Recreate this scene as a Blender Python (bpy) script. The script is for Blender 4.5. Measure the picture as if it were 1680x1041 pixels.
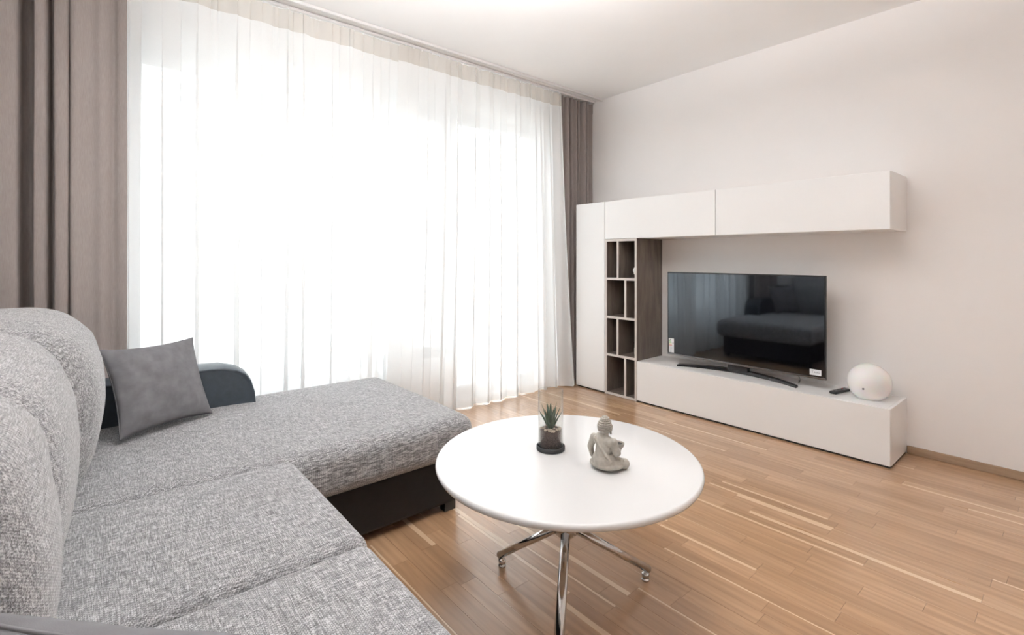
import bpy, bmesh, math, random
from mathutils import Vector, Matrix, noise
random.seed(7)
for o in list(bpy.data.objects): bpy.data.objects.remove(o)
scene = bpy.context.scene
C = scene.collection

# ------------------------------------------------------------------ camera
F, V0, YAW, EYE = 806.53, 422.34, 0.8686, 1.2          # focal length and horizon in pixels of 1680x1041
cam_d = bpy.data.cameras.new('camera'); cam = bpy.data.objects.new('camera', cam_d); C.objects.link(cam)
cam_d.sensor_fit = 'HORIZONTAL'; cam_d.sensor_width = 36.0
cam_d.lens = F/1680*36.0
cam_d.shift_y = -(520.5-V0)/1680
cam_d.clip_start = 0.05; cam_d.clip_end = 500
cam.location = (0, 0, EYE); cam.rotation_euler = (math.pi/2, 0, YAW-math.pi/2)
scene.camera = cam

# ------------------------------------------------------------------ world, light, exposure
SKY = 2.9                                                # horizon brightness; an overcast sky is three times brighter overhead
w = bpy.data.worlds.new('overcast_sky'); scene.world = w; w.use_nodes = True
bg = w.node_tree.nodes['Background']
wn = w.node_tree.nodes; wl = w.node_tree.links
bg.inputs['Color'].default_value = (0.93, 0.965, 1.0, 1)
wtc = wn.new('ShaderNodeTexCoord'); wsp = wn.new('ShaderNodeSeparateXYZ'); wl.new(wtc.outputs['Generated'], wsp.inputs['Vector'])
wmx = wn.new('ShaderNodeMath'); wmx.operation = 'MAXIMUM'; wmx.inputs[1].default_value = 0; wl.new(wsp.outputs['Z'], wmx.inputs[0])
wma = wn.new('ShaderNodeMath'); wma.operation = 'MULTIPLY_ADD'; wma.inputs[1].default_value = 2*SKY; wma.inputs[2].default_value = SKY
wl.new(wmx.outputs['Value'], wma.inputs[0]); wl.new(wma.outputs['Value'], bg.inputs['Strength'])      # CIE overcast sky: L = Lh (1 + 2 sin h)
vs = scene.view_settings
vs.view_transform = 'Standard'; vs.look = 'None'; vs.gamma = 1.0; vs.use_curve_mapping = False
vs.exposure = 0.22
scene.cycles.max_bounces = 14; scene.cycles.diffuse_bounces = 8; scene.cycles.transparent_max_bounces = 24

def portal(name, loc, rot, sx, sy):
    l = bpy.data.lights.new(name, 'AREA'); l.shape = 'RECTANGLE'; l.size = sx; l.size_y = sy
    l.cycles.is_portal = True
    o = bpy.data.objects.new(name, l); C.objects.link(o); o.location = loc; o.rotation_euler = rot
    return o
portal('window_portal', (1.70, 3.62, 1.30), (-math.pi/2, 0, 0), 3.3, 2.5)

# ------------------------------------------------------------------ materials
MATS = {}
class NT:
    def __init__(s, name):
        s.m = bpy.data.materials.new(name); s.m.use_nodes = True; s.t = s.m.node_tree
        s.b = s.t.nodes['Principled BSDF']; s.out = s.t.nodes['Material Output']; MATS[name] = s.m
    def n(s, typ, **kw):
        nd = s.t.nodes.new(typ)
        for k, v in kw.items():
            if k.startswith('_'): setattr(nd, k[1:], v)
            else: nd.inputs[k.replace('_', ' ')].default_value = v
        return nd
    def l(s, a, ao, b, bi): s.t.links.new(a.outputs[ao], b.inputs[bi])
    def set(s, **kw):
        for k, v in kw.items(): s.b.inputs[k.replace('_', ' ')].default_value = v
        return s
    def coords(s, scale=(1,1,1), kind='Object', rot=(0,0,0)):
        tc = s.n('ShaderNodeTexCoord'); mp = s.n('ShaderNodeMapping')
        mp.inputs['Scale'].default_value = scale; mp.inputs['Rotation'].default_value = rot
        s.l(tc, kind, mp, 'Vector'); return mp
    def noise(s, scale, mapping, detail=3, rough=.55):
        nz = s.n('ShaderNodeTexNoise'); nz.inputs['Scale'].default_value = scale
        nz.inputs['Detail'].default_value = detail; nz.inputs['Roughness'].default_value = rough
        s.l(mapping, 'Vector', nz, 'Vector'); return nz
    def ramp(s, src, out, stops):
        r = s.n('ShaderNodeValToRGB'); s.l(src, out, r, 'Fac')
        el = r.color_ramp.elements
        while len(el) < len(stops): el.new(0.5)
        for e, (p, c) in zip(el, stops): e.position = p; e.color = (*c, 1)
        return r
    def bump(s, src, out, strength, dist=.002):
        b = s.n('ShaderNodeBump', Strength=strength, Distance=dist); s.l(src, out, b, 'Height'); s.l(b, 'Normal', s.b, 'Normal'); return b

def col4(c): return (*c, 1)
def simple(name, c, rough=.5, metal=0, var=.04, scale=8, spec=.5, coat=0, bump=0, bscale=300):
    t = NT(name).set(Roughness=rough, Metallic=metal, Specular_IOR_Level=spec, Coat_Weight=coat)
    mp = t.coords(); nz = t.noise(scale, mp)
    lo = tuple(max(0, v*(1-var)) for v in c); hi = tuple(min(1, v*(1+var)) for v in c)
    r = t.ramp(nz, 'Fac', [(.3, lo), (.7, hi)]); t.l(r, 'Color', t.b, 'Base Color')
    if bump:
        n2 = t.noise(bscale, mp, 2); t.bump(n2, 'Fac', bump, .001)
    return t.m

M_wall = simple('wall_paint', (.885, .865, .855), .85, var=.012, scale=2, bump=.08, bscale=220)
M_ceil = simple('ceiling_paint', (.90, .895, .89), .9, var=.01, scale=2, bump=.05, bscale=220)
M_white = simple('white_lacquer', (.86, .855, .85), .28, var=.008, scale=2)
M_tablewhite = simple('white_gloss_tabletop', (.74, .74, .74), .10, var=.006, scale=2, coat=.4)
M_plinth = simple('plinth_black', (.03, .028, .026), .7)
M_edge = simple('pale_edge_band', (.60, .555, .52), .5, var=.03, scale=20)
M_frame = simple('window_frame_grey', (.10, .105, .115), .45)
M_frameout = simple('shutter_box_grey', (.30, .31, .33), .6)
M_rail = simple('rail_white', (.72, .71, .70), .4)
M_leather = simple('black_leatherette', (.008, .008, .009), .5, spec=.3, var=.2, scale=40, bump=.15, bscale=500)
M_armleather = simple('slate_leatherette', (.032, .043, .055), .42, var=.12, scale=40, bump=.15, bscale=600)
M_bezel = simple('tv_bezel', (.012, .012, .013), .25)
M_silver = simple('tv_silver_trim', (.26, .265, .28), .25, metal=1)
M_stand = simple('tv_stand_gloss', (.015, .015, .017), .22)
M_plastic = simple('black_plastic', (.015, .015, .016), .4)
M_button = simple('grey_button', (.16, .16, .17), .5)
M_redbutton = simple('red_button', (.5, .03, .03), .5)
M_paper = simple('sticker_paper', (.80, .81, .84), .5)
M_green = simple('sticker_green', (.35, .55, .32), .5)
M_yellow = simple('sticker_yellow', (.75, .70, .35), .5)
M_red = simple('sticker_red', (.62, .28, .24), .5)
M_ink = simple('sticker_ink', (.20, .20, .23), .5)
M_palegrey = simple('sticker_grey', (.60, .62, .68), .5)
M_stone = simple('statue_stone', (.40, .375, .33), .85, var=.14, scale=60, bump=.35, bscale=900)
M_bowl_in = simple('bowl_dark', (.05, .045, .04), .9)
M_slate = simple('slate_coaster', (.018, .019, .021), .55, var=.2, scale=80)
M_pebble = simple('pebble', (.62, .52, .42), .6, var=.2, scale=60)
M_lampcap = simple('lamp_switch', (.05, .05, .05), .4)
M_ornament = simple('white_ceramic', (.80, .80, .77), .35, var=.05, scale=60)
M_hook = simple('curtain_hook', (.8, .8, .8), .4)
M_terrace = simple('terrace_slab', (.62, .61, .59), .9, var=.05, scale=3)
M_facade = simple('far_facade', (.55, .57, .60), .9, var=.03, scale=.3)
M_farpane = simple('far_pane', (.20, .24, .30), .2)

t = NT('chrome').set(Base_Color=(.62,.61,.60,1), Metallic=1, Roughness=.09)
mp = t.coords(); nz = t.noise(30, mp); r = t.ramp(nz, 'Fac', [(.3, (.07,)*3), (.8, (.12,)*3)]); t.l(r, 'Color', t.b, 'Roughness'); M_chrome = t.m

# floor oak: tone per strip in the colour attribute, grain along the strip from the UVs (metres)
t = NT('oak_strip')
uv = t.n('ShaderNodeUVMap', _uv_map='uv'); at = t.n('ShaderNodeAttribute', _attribute_name='tone')
sep = t.n('ShaderNodeSeparateColor'); t.l(at, 'Color', sep, 'Color')
off = t.n('ShaderNodeCombineXYZ'); m1 = t.n('ShaderNodeMath', _operation='MULTIPLY'); m1.inputs[1].default_value = 60
t.l(sep, 'Blue', m1, 0); t.l(m1, 'Value', off, 'X'); t.l(m1, 'Value', off, 'Z')
add = t.n('ShaderNodeVectorMath', _operation='ADD'); t.l(uv, 'UV', add, 0); t.l(off, 'Vector', add, 1)
mpa = t.n('ShaderNodeMapping'); mpa.inputs['Scale'].default_value = (55, 2.6, 1); t.l(add, 'Vector', mpa, 'Vector')
ga = t.noise(1.0, mpa, 5, .6)
mpb = t.n('ShaderNodeMapping'); mpb.inputs['Scale'].default_value = (14, 1.6, 1); t.l(add, 'Vector', mpb, 'Vector')
gb = t.noise(1.0, mpb, 3, .5); gb.inputs['Distortion'].default_value = 1.6
wv = t.n('ShaderNodeTexWave', _wave_type='BANDS', _bands_direction='X', Scale=1.0, Distortion=7.0, Detail=2.0)
mpc = t.n('ShaderNodeMapping'); mpc.inputs['Scale'].default_value = (9, 1.1, 1); t.l(add, 'Vector', mpc, 'Vector'); t.l(mpc, 'Vector', wv, 'Vector')
base = t.ramp(sep, 'Red', [(0, (.37, .220, .122)), (.35, (.43, .267, .153)), (.7, (.48, .306, .182)), (1, (.55, .370, .232))])
gr = t.ramp(ga, 'Fac', [(.25, (.88, .86, .84)), (.62, (1.03, 1.025, 1.02))])
gr2 = t.ramp(gb, 'Fac', [(.3, (.86, .84, .82)), (.7, (1.07, 1.07, 1.06))])
gr3 = t.ramp(wv, 'Color', [(0, (.93, .915, .90)), (.5, (1.01, 1.01, 1.01)), (1, (1.03, 1.03, 1.03))])
def mul(a, ao, b, bo):
    x = t.n('ShaderNodeMix', _data_type='RGBA', _blend_type='MULTIPLY'); x.inputs[0].default_value = 1
    t.l(a, ao, x, 6); t.l(b, bo, x, 7); return x
x1 = mul(base, 'Color', gr, 'Color'); x2 = mul(x1, 2, gr2, 'Color'); x3 = mul(x2, 2, gr3, 'Color')
# sapwood streak along one edge of some strips (green channel: width share of the strip)
sx = t.n('ShaderNodeSeparateXYZ'); t.l(uv, 'UV', sx, 'Vector')
wob = t.noise(1.0, mpb, 2); wm = t.n('ShaderNodeMath', _operation='MULTIPLY_ADD'); wm.inputs[1].default_value = .010; wm.inputs[2].default_value = -.005; t.l(wob, 'Fac', wm, 0)
ax = t.n('ShaderNodeMath', _operation='ADD'); t.l(sx, 'X', ax, 0); t.l(wm, 'Value', ax, 1)
sw = t.n('ShaderNodeMath', _operation='MULTIPLY'); sw.inputs[1].default_value = .1; t.l(sep, 'Green', sw, 0)
lt = t.n('ShaderNodeMath', _operation='LESS_THAN'); t.l(ax, 'Value', lt, 0); t.l(sw, 'Value', lt, 1)
sap = t.n('ShaderNodeMix', _data_type='RGBA'); t.l(lt, 'Value', sap, 0); t.l(x3, 2, sap, 6); sap.inputs[7].default_value = (.68, .505, .345, 1)
t.l(sap, 2, t.b, 'Base Color')
rr = t.ramp(ga, 'Fac', [(.3, (.36,)*3), (.7, (.27,)*3)]); t.l(rr, 'Color', t.b, 'Roughness')
t.bump(ga, 'Fac', .04, .001); t.set(Coat_Weight=.7, Coat_Roughness=.2); M_oak = t.m

t = NT('oak_skirting').set(Roughness=.5)
mp = t.coords((60, 3, 60)); nz = t.noise(1, mp, 4); r = t.ramp(nz, 'Fac', [(.3, (.26, .17, .11)), (.7, (.38, .27, .18))]); t.l(r, 'Color', t.b, 'Base Color'); M_skirt = t.m

t = NT('taupe_wood').set(Roughness=.5)
mp = t.coords((14, 14, 2.2)); nz = t.noise(1.6, mp, 6, .62); nz.inputs['Distortion'].default_value = .5
r = t.ramp(nz, 'Fac', [(.25, (.085, .066, .054)), (.5, (.135, .108, .090)), (.75, (.20, .165, .14))]); t.l(r, 'Color', t.b, 'Base Color'); t.bump(nz, 'Fac', .1, .001); M_taupe = t.m

def fabric(name, dark, mid, light, sc=1.0, bumpk=.7):
    t = NT(name).set(Roughness=.95, Specular_IOR_Level=.15, Sheen_Weight=.4)
    a = t.coords((480*sc, 38*sc, 480*sc)); na = t.noise(1, a, 2, .6)
    b = t.coords((38*sc, 480*sc, 150*sc)); nb = t.noise(1, b, 2, .6)
    ad = t.n('ShaderNodeMath', _operation='ADD'); t.l(na, 'Fac', ad, 0); t.l(nb, 'Fac', ad, 1)
    # basket weave of about 6 mm
    c = t.coords((1, 1, 1)); sp = t.n('ShaderNodeSeparateXYZ'); t.l(c, 'Vector', sp, 'Vector')
    def sn(ax, k):
        m = t.n('ShaderNodeMath', _operation='MULTIPLY'); m.inputs[1].default_value = k; t.l(sp, ax, m, 0)
        q = t.n('ShaderNodeMath', _operation='SINE'); t.l(m, 'Value', q, 0); return q
    k = 2*math.pi/.0075*sc
    zx = t.n('ShaderNodeMath', _operation='ADD'); t.l(sp, 'X', zx, 0); t.l(sp, 'Z', zx, 1)
    mm = t.n('ShaderNodeMath', _operation='MULTIPLY'); mm.inputs[1].default_value = k; t.l(zx, 'Value', mm, 0)
    sxx = t.n('ShaderNodeMath', _operation='SINE'); t.l(mm, 'Value', sxx, 0)
    zy = t.n('ShaderNodeMath', _operation='ADD'); t.l(sp, 'Y', zy, 0); t.l(sp, 'Z', zy, 1)
    my = t.n('ShaderNodeMath', _operation='MULTIPLY'); my.inputs[1].default_value = k; t.l(zy, 'Value', my, 0)
    syy = t.n('ShaderNodeMath', _operation='SINE'); t.l(my, 'Value', syy, 0)
    pr = t.n('ShaderNodeMath', _operation='MULTIPLY'); t.l(sxx, 'Value', pr, 0); t.l(syy, 'Value', pr, 1)
    ma = t.n('ShaderNodeMath', _operation='MULTIPLY_ADD'); ma.inputs[1].default_value = .10; t.l(pr, 'Value', ma, 0); t.l(ad, 'Value', ma, 2)
    hf = t.n('ShaderNodeMath', _operation='MULTIPLY'); hf.inputs[1].default_value = .5; t.l(ma, 'Value', hf, 0)
    r = t.ramp(hf, 'Value', [(.36, dark), (.50, mid), (.62, light)])
    t.l(r, 'Color', t.b, 'Base Color'); t.bump(hf, 'Value', bumpk, .005); return t.m
M_tweed = fabric('grey_tweed', (.070, .068, .070), (.262, .262, .270), (.66, .66, .675))
M_tweed_back = fabric('grey_tweed_back', (.12, .118, .120), (.31, .308, .316), (.60, .60, .61), .9)
M_pillow = simple('charcoal_velour', (.145, .143, .150), .9, var=.12, scale=25, spec=.2, bump=.2, bscale=700)

t = NT('drape_taupe').set(Roughness=.9, Specular_IOR_Level=.15)
mp = t.coords((400, 400, 30)); nz = t.noise(1, mp, 2); r = t.ramp(nz, 'Fac', [(.3, (.335, .295, .28)), (.7, (.40, .355, .335))]); t.l(r, 'Color', t.b, 'Base Color')
tr = t.n('ShaderNodeBsdfTranslucent'); tr.inputs['Color'].default_value = (.42, .37, .35, 1)
mx = t.n('ShaderNodeMixShader', Fac=.16); t.l(t.b, 'BSDF', mx, 1); t.l(tr, 'BSDF', mx, 2); t.l(mx, 'Shader', t.out, 'Surface'); M_drape = t.m

def sheer(name, col, transp, transl):
    t = NT(name); t.t.nodes.remove(t.b)
    mp = t.coords((900, 900, 900)); nz = t.noise(1, mp, 1)
    tp = t.n('ShaderNodeBsdfTransparent'); tl = t.n('ShaderNodeBsdfTranslucent'); df = t.n('ShaderNodeBsdfDiffuse')
    tl.inputs['Color'].default_value = col4(col); df.inputs['Color'].default_value = col4(col)
    m1 = t.n('ShaderNodeMixShader', Fac=transl); t.l(df, 'BSDF', m1, 1); t.l(tl, 'BSDF', m1, 2)
    rm = t.n('ShaderNodeMapRange'); rm.inputs['To Min'].default_value = 1-transp-.06; rm.inputs['To Max'].default_value = 1-transp+.06
    t.l(nz, 'Fac', rm, 'Value')
    m2 = t.n('ShaderNodeMixShader'); t.l(rm, 'Result', m2, 'Fac'); t.l(tp, 'BSDF', m2, 1); t.l(m1, 'Shader', m2, 2)
    t.l(m2, 'Shader', t.out, 'Surface'); return t.m
M_sheer = sheer('sheer_voile', (.95, .955, .955), .15, .36)
M_tape = sheer('heading_tape', (.80, .765, .72), .25, .45)

def glass(name, tint=(1,1,1), rough=0, ior=1.45):
    # thin-walled clear glass: transparent plus a Fresnel reflection
    t = NT(name); t.t.nodes.remove(t.b)
    mp = t.coords(); nz = t.noise(4, mp); r = t.ramp(nz, 'Fac', [(.3, tuple(v*.99 for v in tint)), (.7, tint)])
    tp = t.n('ShaderNodeBsdfTransparent'); t.l(r, 'Color', tp, 'Color')
    gl = t.n('ShaderNodeBsdfGlossy', Roughness=rough); lw = t.n('ShaderNodeLayerWeight', Blend=.5)
    f0 = ((ior-1)/(ior+1))**2; pw = t.n('ShaderNodeMath', _operation='POWER'); pw.inputs[1].default_value = 5; t.l(lw, 'Facing', pw, 0)
    fr = t.n('ShaderNodeMath', _operation='MULTIPLY_ADD'); fr.inputs[1].default_value = 1-f0; fr.inputs[2].default_value = f0; t.l(pw, 'Value', fr, 0)
    mx = t.n('ShaderNodeMixShader'); t.l(fr, 'Value', mx, 'Fac'); t.l(tp, 'BSDF', mx, 1); t.l(gl, 'BSDF', mx, 2)
    t.l(mx, 'Shader', t.out, 'Surface'); return t.m
M_pane = glass('window_glass', (.97, .985, .98))
M_glass = glass('clear_glass', (.96, .96, .95))
M_greenglass = glass('green_glass', (.45, .62, .58), 0, 1.5)

t = NT('tv_screen').set(Base_Color=(.003,.003,.004,1), Roughness=.06, IOR=1.95, Specular_Tint=(.80,.90,1,1))
mp = t.coords(); nz = t.noise(60, mp); r = t.ramp(nz, 'Fac', [(.3, (.03,)*3), (.7, (.05,)*3)]); t.l(r, 'Color', t.b, 'Roughness'); M_screen = t.m

t = NT('opal_glass').set(Base_Color=(.88,.88,.88,1), Roughness=.25, Subsurface_Weight=.25, Subsurface_Scale=.03)
mp = t.coords(); nz = t.noise(3, mp); r = t.ramp(nz, 'Fac', [(.3, (.86, .86, .86)), (.7, (.90, .90, .90))]); t.l(r, 'Color', t.b, 'Base Color'); M_opal = t.m

t = NT('potting_soil').set(Roughness=.95)
mp = t.coords(); nz = t.noise(260, mp, 4); r = t.ramp(nz, 'Fac', [(.35, (.055, .036, .032)), (.7, (.16, .115, .105))]); t.l(r, 'Color', t.b, 'Base Color'); M_soil = t.m
t = NT('aloe_leaf').set(Roughness=.45)
mp = t.coords((40, 40, 14)); nz = t.noise(1, mp, 3); r = t.ramp(nz, 'Fac', [(.3, (.035, .075, .045)), (.7, (.085, .14, .085))]); t.l(r, 'Color', t.b, 'Base Color'); M_aloe = t.m

# ------------------------------------------------------------------ helpers
def tag(o, label=None, cat=None, group=None, kind=None):
    if label: o['label'] = label
    if cat: o['category'] = cat
    if group: o['group'] = group
    if kind: o['kind'] = kind
    return o
def wloc(o):
    v = Vector((0, 0, 0))
    while o is not None: v += o.location; o = o.parent
    return v
def thing(name, loc, label, cat, group=None):
    o = bpy.data.objects.new(name, None); C.objects.link(o); o.location = loc; o.empty_display_size = .05
    return tag(o, label, cat, group)
def link(name, me, mat, parent=None, smooth=False, origin=None):
    """me in world coordinates; moved to the parent's origin (or to its own base)"""
    if mat and not me.materials: me.materials.append(mat)
    o = bpy.data.objects.new(name, me); C.objects.link(o)
    if parent is not None:
        me.transform(Matrix.Translation(-wloc(parent))); o.parent = parent
    else:
        if origin is None:
            xs = [v.co for v in me.vertices]
            origin = Vector(((min(v.x for v in xs)+max(v.x for v in xs))/2, (min(v.y for v in xs)+max(v.y for v in xs))/2, min(v.z for v in xs)))
        origin = Vector(origin); me.transform(Matrix.Translation(-origin)); o.location = origin
    if smooth:
        for p in me.polygons: p.use_smooth = True
    return o
def obj(name, bm, mat, parent=None, smooth=False, origin=None, xf=None):
    if xf is not None: bmesh.ops.transform(bm, matrix=xf, verts=bm.verts)
    bmesh.ops.recalc_face_normals(bm, faces=bm.faces)
    me = bpy.data.meshes.new(name); bm.to_mesh(me); bm.free()
    return link(name, me, mat, parent, smooth, origin)
def addbox(bm, x0, x1, y0, y1, z0, z1, bev=0, seg=2):
    r = bmesh.ops.create_cube(bm, size=1)
    for v in r['verts']:
        v.co = Vector(((x0+x1)/2+v.co.x*(x1-x0), (y0+y1)/2+v.co.y*(y1-y0), (z0+z1)/2+v.co.z*(z1-z0)))
    if bev:
        es = list({e for v in r['verts'] for e in v.link_edges})
        bmesh.ops.bevel(bm, geom=es, offset=bev, segments=seg, profile=.6, affect='EDGES')
def box(name, x0, x1, y0, y1, z0, z1, mat, parent=None, bev=0, seg=2, smooth=False):
    bm = bmesh.new(); addbox(bm, x0, x1, y0, y1, z0, z1, bev, seg); return obj(name, bm, mat, parent, smooth)
def addtube(bm, pts, radii, n=14, flat=1.0, up=Vector((0,0,1))):
    pts = [Vector(p) for p in pts]; rings = []
    if not isinstance(radii, (list, tuple)): radii = [radii]*len(pts)
    for i, p in enumerate(pts):
        d = (pts[min(i+1, len(pts)-1)]-pts[max(i-1, 0)]).normalized()
        u = up if abs(d.dot(up)) < .95 else Vector((1,0,0))
        a = d.cross(u).normalized(); b = a.cross(d).normalized()
        rings.append([bm.verts.new(p+a*radii[i]*math.cos(2*math.pi*k/n)+b*radii[i]*flat*math.sin(2*math.pi*k/n)) for k in range(n)])
    for r0, r1 in zip(rings, rings[1:]):
        for k in range(n): bm.faces.new((r0[k], r0[(k+1) % n], r1[(k+1) % n], r1[k]))
    bm.faces.new(rings[0]); bm.faces.new(rings[-1])
def addlathe(bm, prof, c, n=48, closed=False):
    """prof: (r, z) list; r=0 at ends closes it"""
    rings = []
    for r, z in prof:
        if r <= 1e-6: rings.append([bm.verts.new((c[0], c[1], c[2]+z))])
        else: rings.append([bm.verts.new((c[0]+r*math.cos(2*math.pi*k/n), c[1]+r*math.sin(2*math.pi*k/n), c[2]+z)) for k in range(n)])
    pairs = list(zip(rings, rings[1:]))
    if closed: pairs.append((rings[-1], rings[0]))
    for a, b in pairs:
        for k in range(n):
            k2 = (k+1) % n
            if len(a) == 1: bm.faces.new((a[0], b[k], b[k2]))
            elif len(b) == 1: bm.faces.new((a[k], b[0], a[k2]))
            else: bm.faces.new((a[k], b[k], b[k2], a[k2]))
def rounded_params(h, r, nflat, ncorner):
    a = [-h + r*(1-math.cos(math.pi/2*i/ncorner)) for i in range(ncorner)]
    m = [-h+r+(2*h-2*r)*i/nflat for i in range(nflat+1)]
    return a+m+[-v for v in reversed(a)]
def cushion(hx, hy, hz, r, shape=None, nf=18, nc=6):
    """rounded box around the origin as a bmesh; shape(Vector)->Vector bends it afterwards"""
    bm = bmesh.new(); P = {}
    ax, ay, az = rounded_params(hx, r, nf, nc), rounded_params(hy, r, nf, nc), rounded_params(hz, r, max(4, nf//2), nc)
    def vert(x, y, z):
        k = (round(x, 6), round(y, 6), round(z, 6))
        if k not in P:
            ix, iy, iz = (max(-hx+r, min(hx-r, x)), max(-hy+r, min(hy-r, y)), max(-hz+r, min(hz-r, z)))
            d = Vector((x-ix, y-iy, z-iz)); i = Vector((ix, iy, iz))
            # take the cube position to the rounded surface
            if d.length > 1e-9: i = i + d.normalized()*r
            P[k] = bm.verts.new(shape(i) if shape else i)
        return P[k]
    def face(A, B, f):
        for a0, a1 in zip(A, A[1:]):
            for b0, b1 in zip(B, B[1:]):
                q = [f(a0, b0), f(a1, b0), f(a1, b1), f(a0, b1)]
                if len(set(q)) == 4: bm.faces.new(q)
    for s in (-1, 1):
        face(ax, ay, lambda a, b: vert(a, b, s*hz)); face(ax, az, lambda a, b: vert(a, s*hy, b)); face(ay, az, lambda a, b: vert(s*hx, a, b))
    return bm

# ------------------------------------------------------------------ room shell
XL, XW, YB, YW, ZC = -.80, 3.811, -1.60, 3.40, 2.758      # left wall, tv wall, back wall, window wall, ceiling
tag(box('wall_left', XL-.15, XL, YB-.15, YW+.25, -.1, ZC, M_wall), kind='structure')
tag(box('wall_right', XW, XW+.15, YB-.15, YW+.25, -.1, ZC, M_wall), kind='structure')
tag(box('wall_back', XL, XW, YB-.15, YB, -.1, ZC, M_wall), kind='structure')
tag(box('ceiling', XL-.15, XW+.15, YB-.15, YW+.25, ZC, ZC+.15, M_ceil), kind='structure')
bm = bmesh.new()                                         # window wall round its two openings
W0, W1, W2, W3 = .13, 2.24, 2.24, 3.27; SILL, HEAD = .40, 2.45
addbox(bm, XL, W0, YW, YW+.25, -.1, ZC); addbox(bm, W3, XW, YW, YW+.25, -.1, ZC)
addbox(bm, W0, W3, YW, YW+.25, HEAD, ZC); addbox(bm, W0, W1, YW, YW+.25, -.1, SILL)
addbox(bm, W2, W3, YW, YW+.25, -.1, .0)
tag(obj('wall_window', bm, M_wall), kind='structure')

def window(name, x0, x1, z0, z1, mullions, fw, toph):
    root = thing(name, ((x0+x1)/2, YW+.12, z0), None, None); tag(root, kind='structure')
    ya, yb = YW+.08, YW+.16
    bm = bmesh.new()
    addbox(bm, x0, x0+fw, ya, yb, z0, z1, .004); addbox(bm, x1-fw, x1, ya, yb, z0, z1, .004)
    addbox(bm, x0+fw, x1-fw, ya, yb, z1-toph, z1, .004); addbox(bm, x0+fw, x1-fw, ya, yb, z0, z0+fw, .004)
    obj('window_frame', bm, M_frame, root)
    xs = [x0+fw]
    for m, mw in mullions:
        box('mullion', m-mw/2, m+mw/2, ya+.002, yb-.002, z0+fw, z1-toph, M_frame, root, .004); xs += [m-mw/2, m+mw/2]
    xs.append(x1-fw)
    for a, b in zip(xs[::2], xs[1::2]):
        box('pane', a-.004, b+.004, YW+.117, YW+.123, z0+fw-.004, z1-toph+.004, M_pane, root)
    return root
window('window_1', W0, W1, SILL, HEAD, [(1.80, .10)], .07, .13)
wd = window('door_1', W2, W3, .0, HEAD, [], .09, .10)
bm = bmesh.new(); addtube(bm, [(2.30, YW+.08, 1.03), (2.30, YW+.03, 1.03), (2.30, YW+.03, .91)], .009, 10); obj('door_handle', bm, M_silver, wd, True)
tag(box('trim_1', W0-.02, W1, YW-.06, YW+.08, SILL-.03, SILL, M_white, None, .004), kind='structure')

tag(box('baseboard_right', XW-.014, XW, YB, .738, 0, .048, M_skirt, None, .004), kind='structure')
tag(box('baseboard_left', XL, XL+.014, YB, YW, 0, .048, M_skirt, None, .004), kind='structure')
tag(box('baseboard_back', XL+.014, XW-.014, YB, YB+.014, 0, .048, M_skirt, None, .004), kind='structure')

# added fill light out of view: made-up uplighter pendant, brightens the room via the ceiling
FILL = 260.0; PX, PY, PZ = 1.12, 1.15, 2.24
t = NT('fill_emitter'); t.t.nodes.remove(t.b)
mp = t.coords(); nz = t.noise(3, mp); r = t.ramp(nz, 'Fac', [(.3, (1, .985, .985)), (.7, (1, .99, .99))])
em = t.n('ShaderNodeEmission', Strength=FILL); t.l(r, 'Color', em, 'Color'); t.l(em, 'Emission', t.out, 'Surface'); M_fill = t.m
pl = thing('added_fill_lamp', (PX, PY, PZ), 'added unseen fill light, white bowl uplighter above the coffee table', 'lamp')
bm = bmesh.new(); addlathe(bm, [(0, 0), (.10, .006), (.18, .03), (.235, .075), (.245, .105), (.240, .105), (.228, .078), (.175, .036), (.10, .012), (0, .006)], (PX, PY, PZ), 48); obj('fill_bowl', bm, M_rail, pl, True)
bm = bmesh.new(); addlathe(bm, [(0, 0), (.215, 0), (.215, .006), (0, .006)], (PX, PY, PZ+.085), 48); obj('fill_disc', bm, M_fill, pl)
bm = bmesh.new(); addtube(bm, [(PX, PY, PZ+.09), (PX, PY, ZC-.03)], .006, 10); obj('fill_stem', bm, M_rail, pl, True)
bm = bmesh.new(); addlathe(bm, [(0, 0), (.05, 0), (.05, .0295), (0, .0295)], (PX, PY, ZC-.03), 32); obj('fill_mount', bm, M_rail, pl, True)

# ------------------------------------------------------------------ oak floor, strip by strip
floor = tag(box('floor', XL-.15, XW+.15, YB-.15, YW+.25, -.1, -.012, M_plinth), kind='structure')
def proj(x, y, z):
    d = math.cos(YAW)*x+math.sin(YAW)*y; l = math.sin(YAW)*x-math.cos(YAW)*y
    return (840+F*l/max(d, .05), V0-F*(z-EYE)/max(d, .05), d)
SWID = .070; strips = []; x = XL; row = 0
while x < XW-.001:
    x1 = min(x+SWID, XW); y = YB - random.uniform(0, .5)
    while y < YW:
        L = random.choice((.28, .36, .42, .5, .5, .58, .66, .80)); y0, y1 = max(y, YB), min(y+L, YW)
        if y1-y0 > .02:
            tone = min(1, max(0, random.gauss(.45, .20))); sapw = random.choice((0,)*14+(.08, .14, .22))
            strips.append((x, x1, y0, y1, tone, sapw, random.random()))
        y += L
    x = x1; row += 1
def vis(s):                                              # share of the picture a strip takes (under the sofa and cabinets: none)
    xm, ym = (s[0]+s[1])/2, (s[2]+s[3])/2
    if xm < .55 or (xm < 1.35 and ym > 1.95) or xm > 3.45 and ym > .75: return 0
    u, v, d = proj(xm, ym, 0)
    if d < .3 or not (-60 < u < 1740 and v < 1120): return 0
    return (s[1]-s[0])*(s[3]-s[2])/d**3
strips.sort(key=vis, reverse=True)
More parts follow.
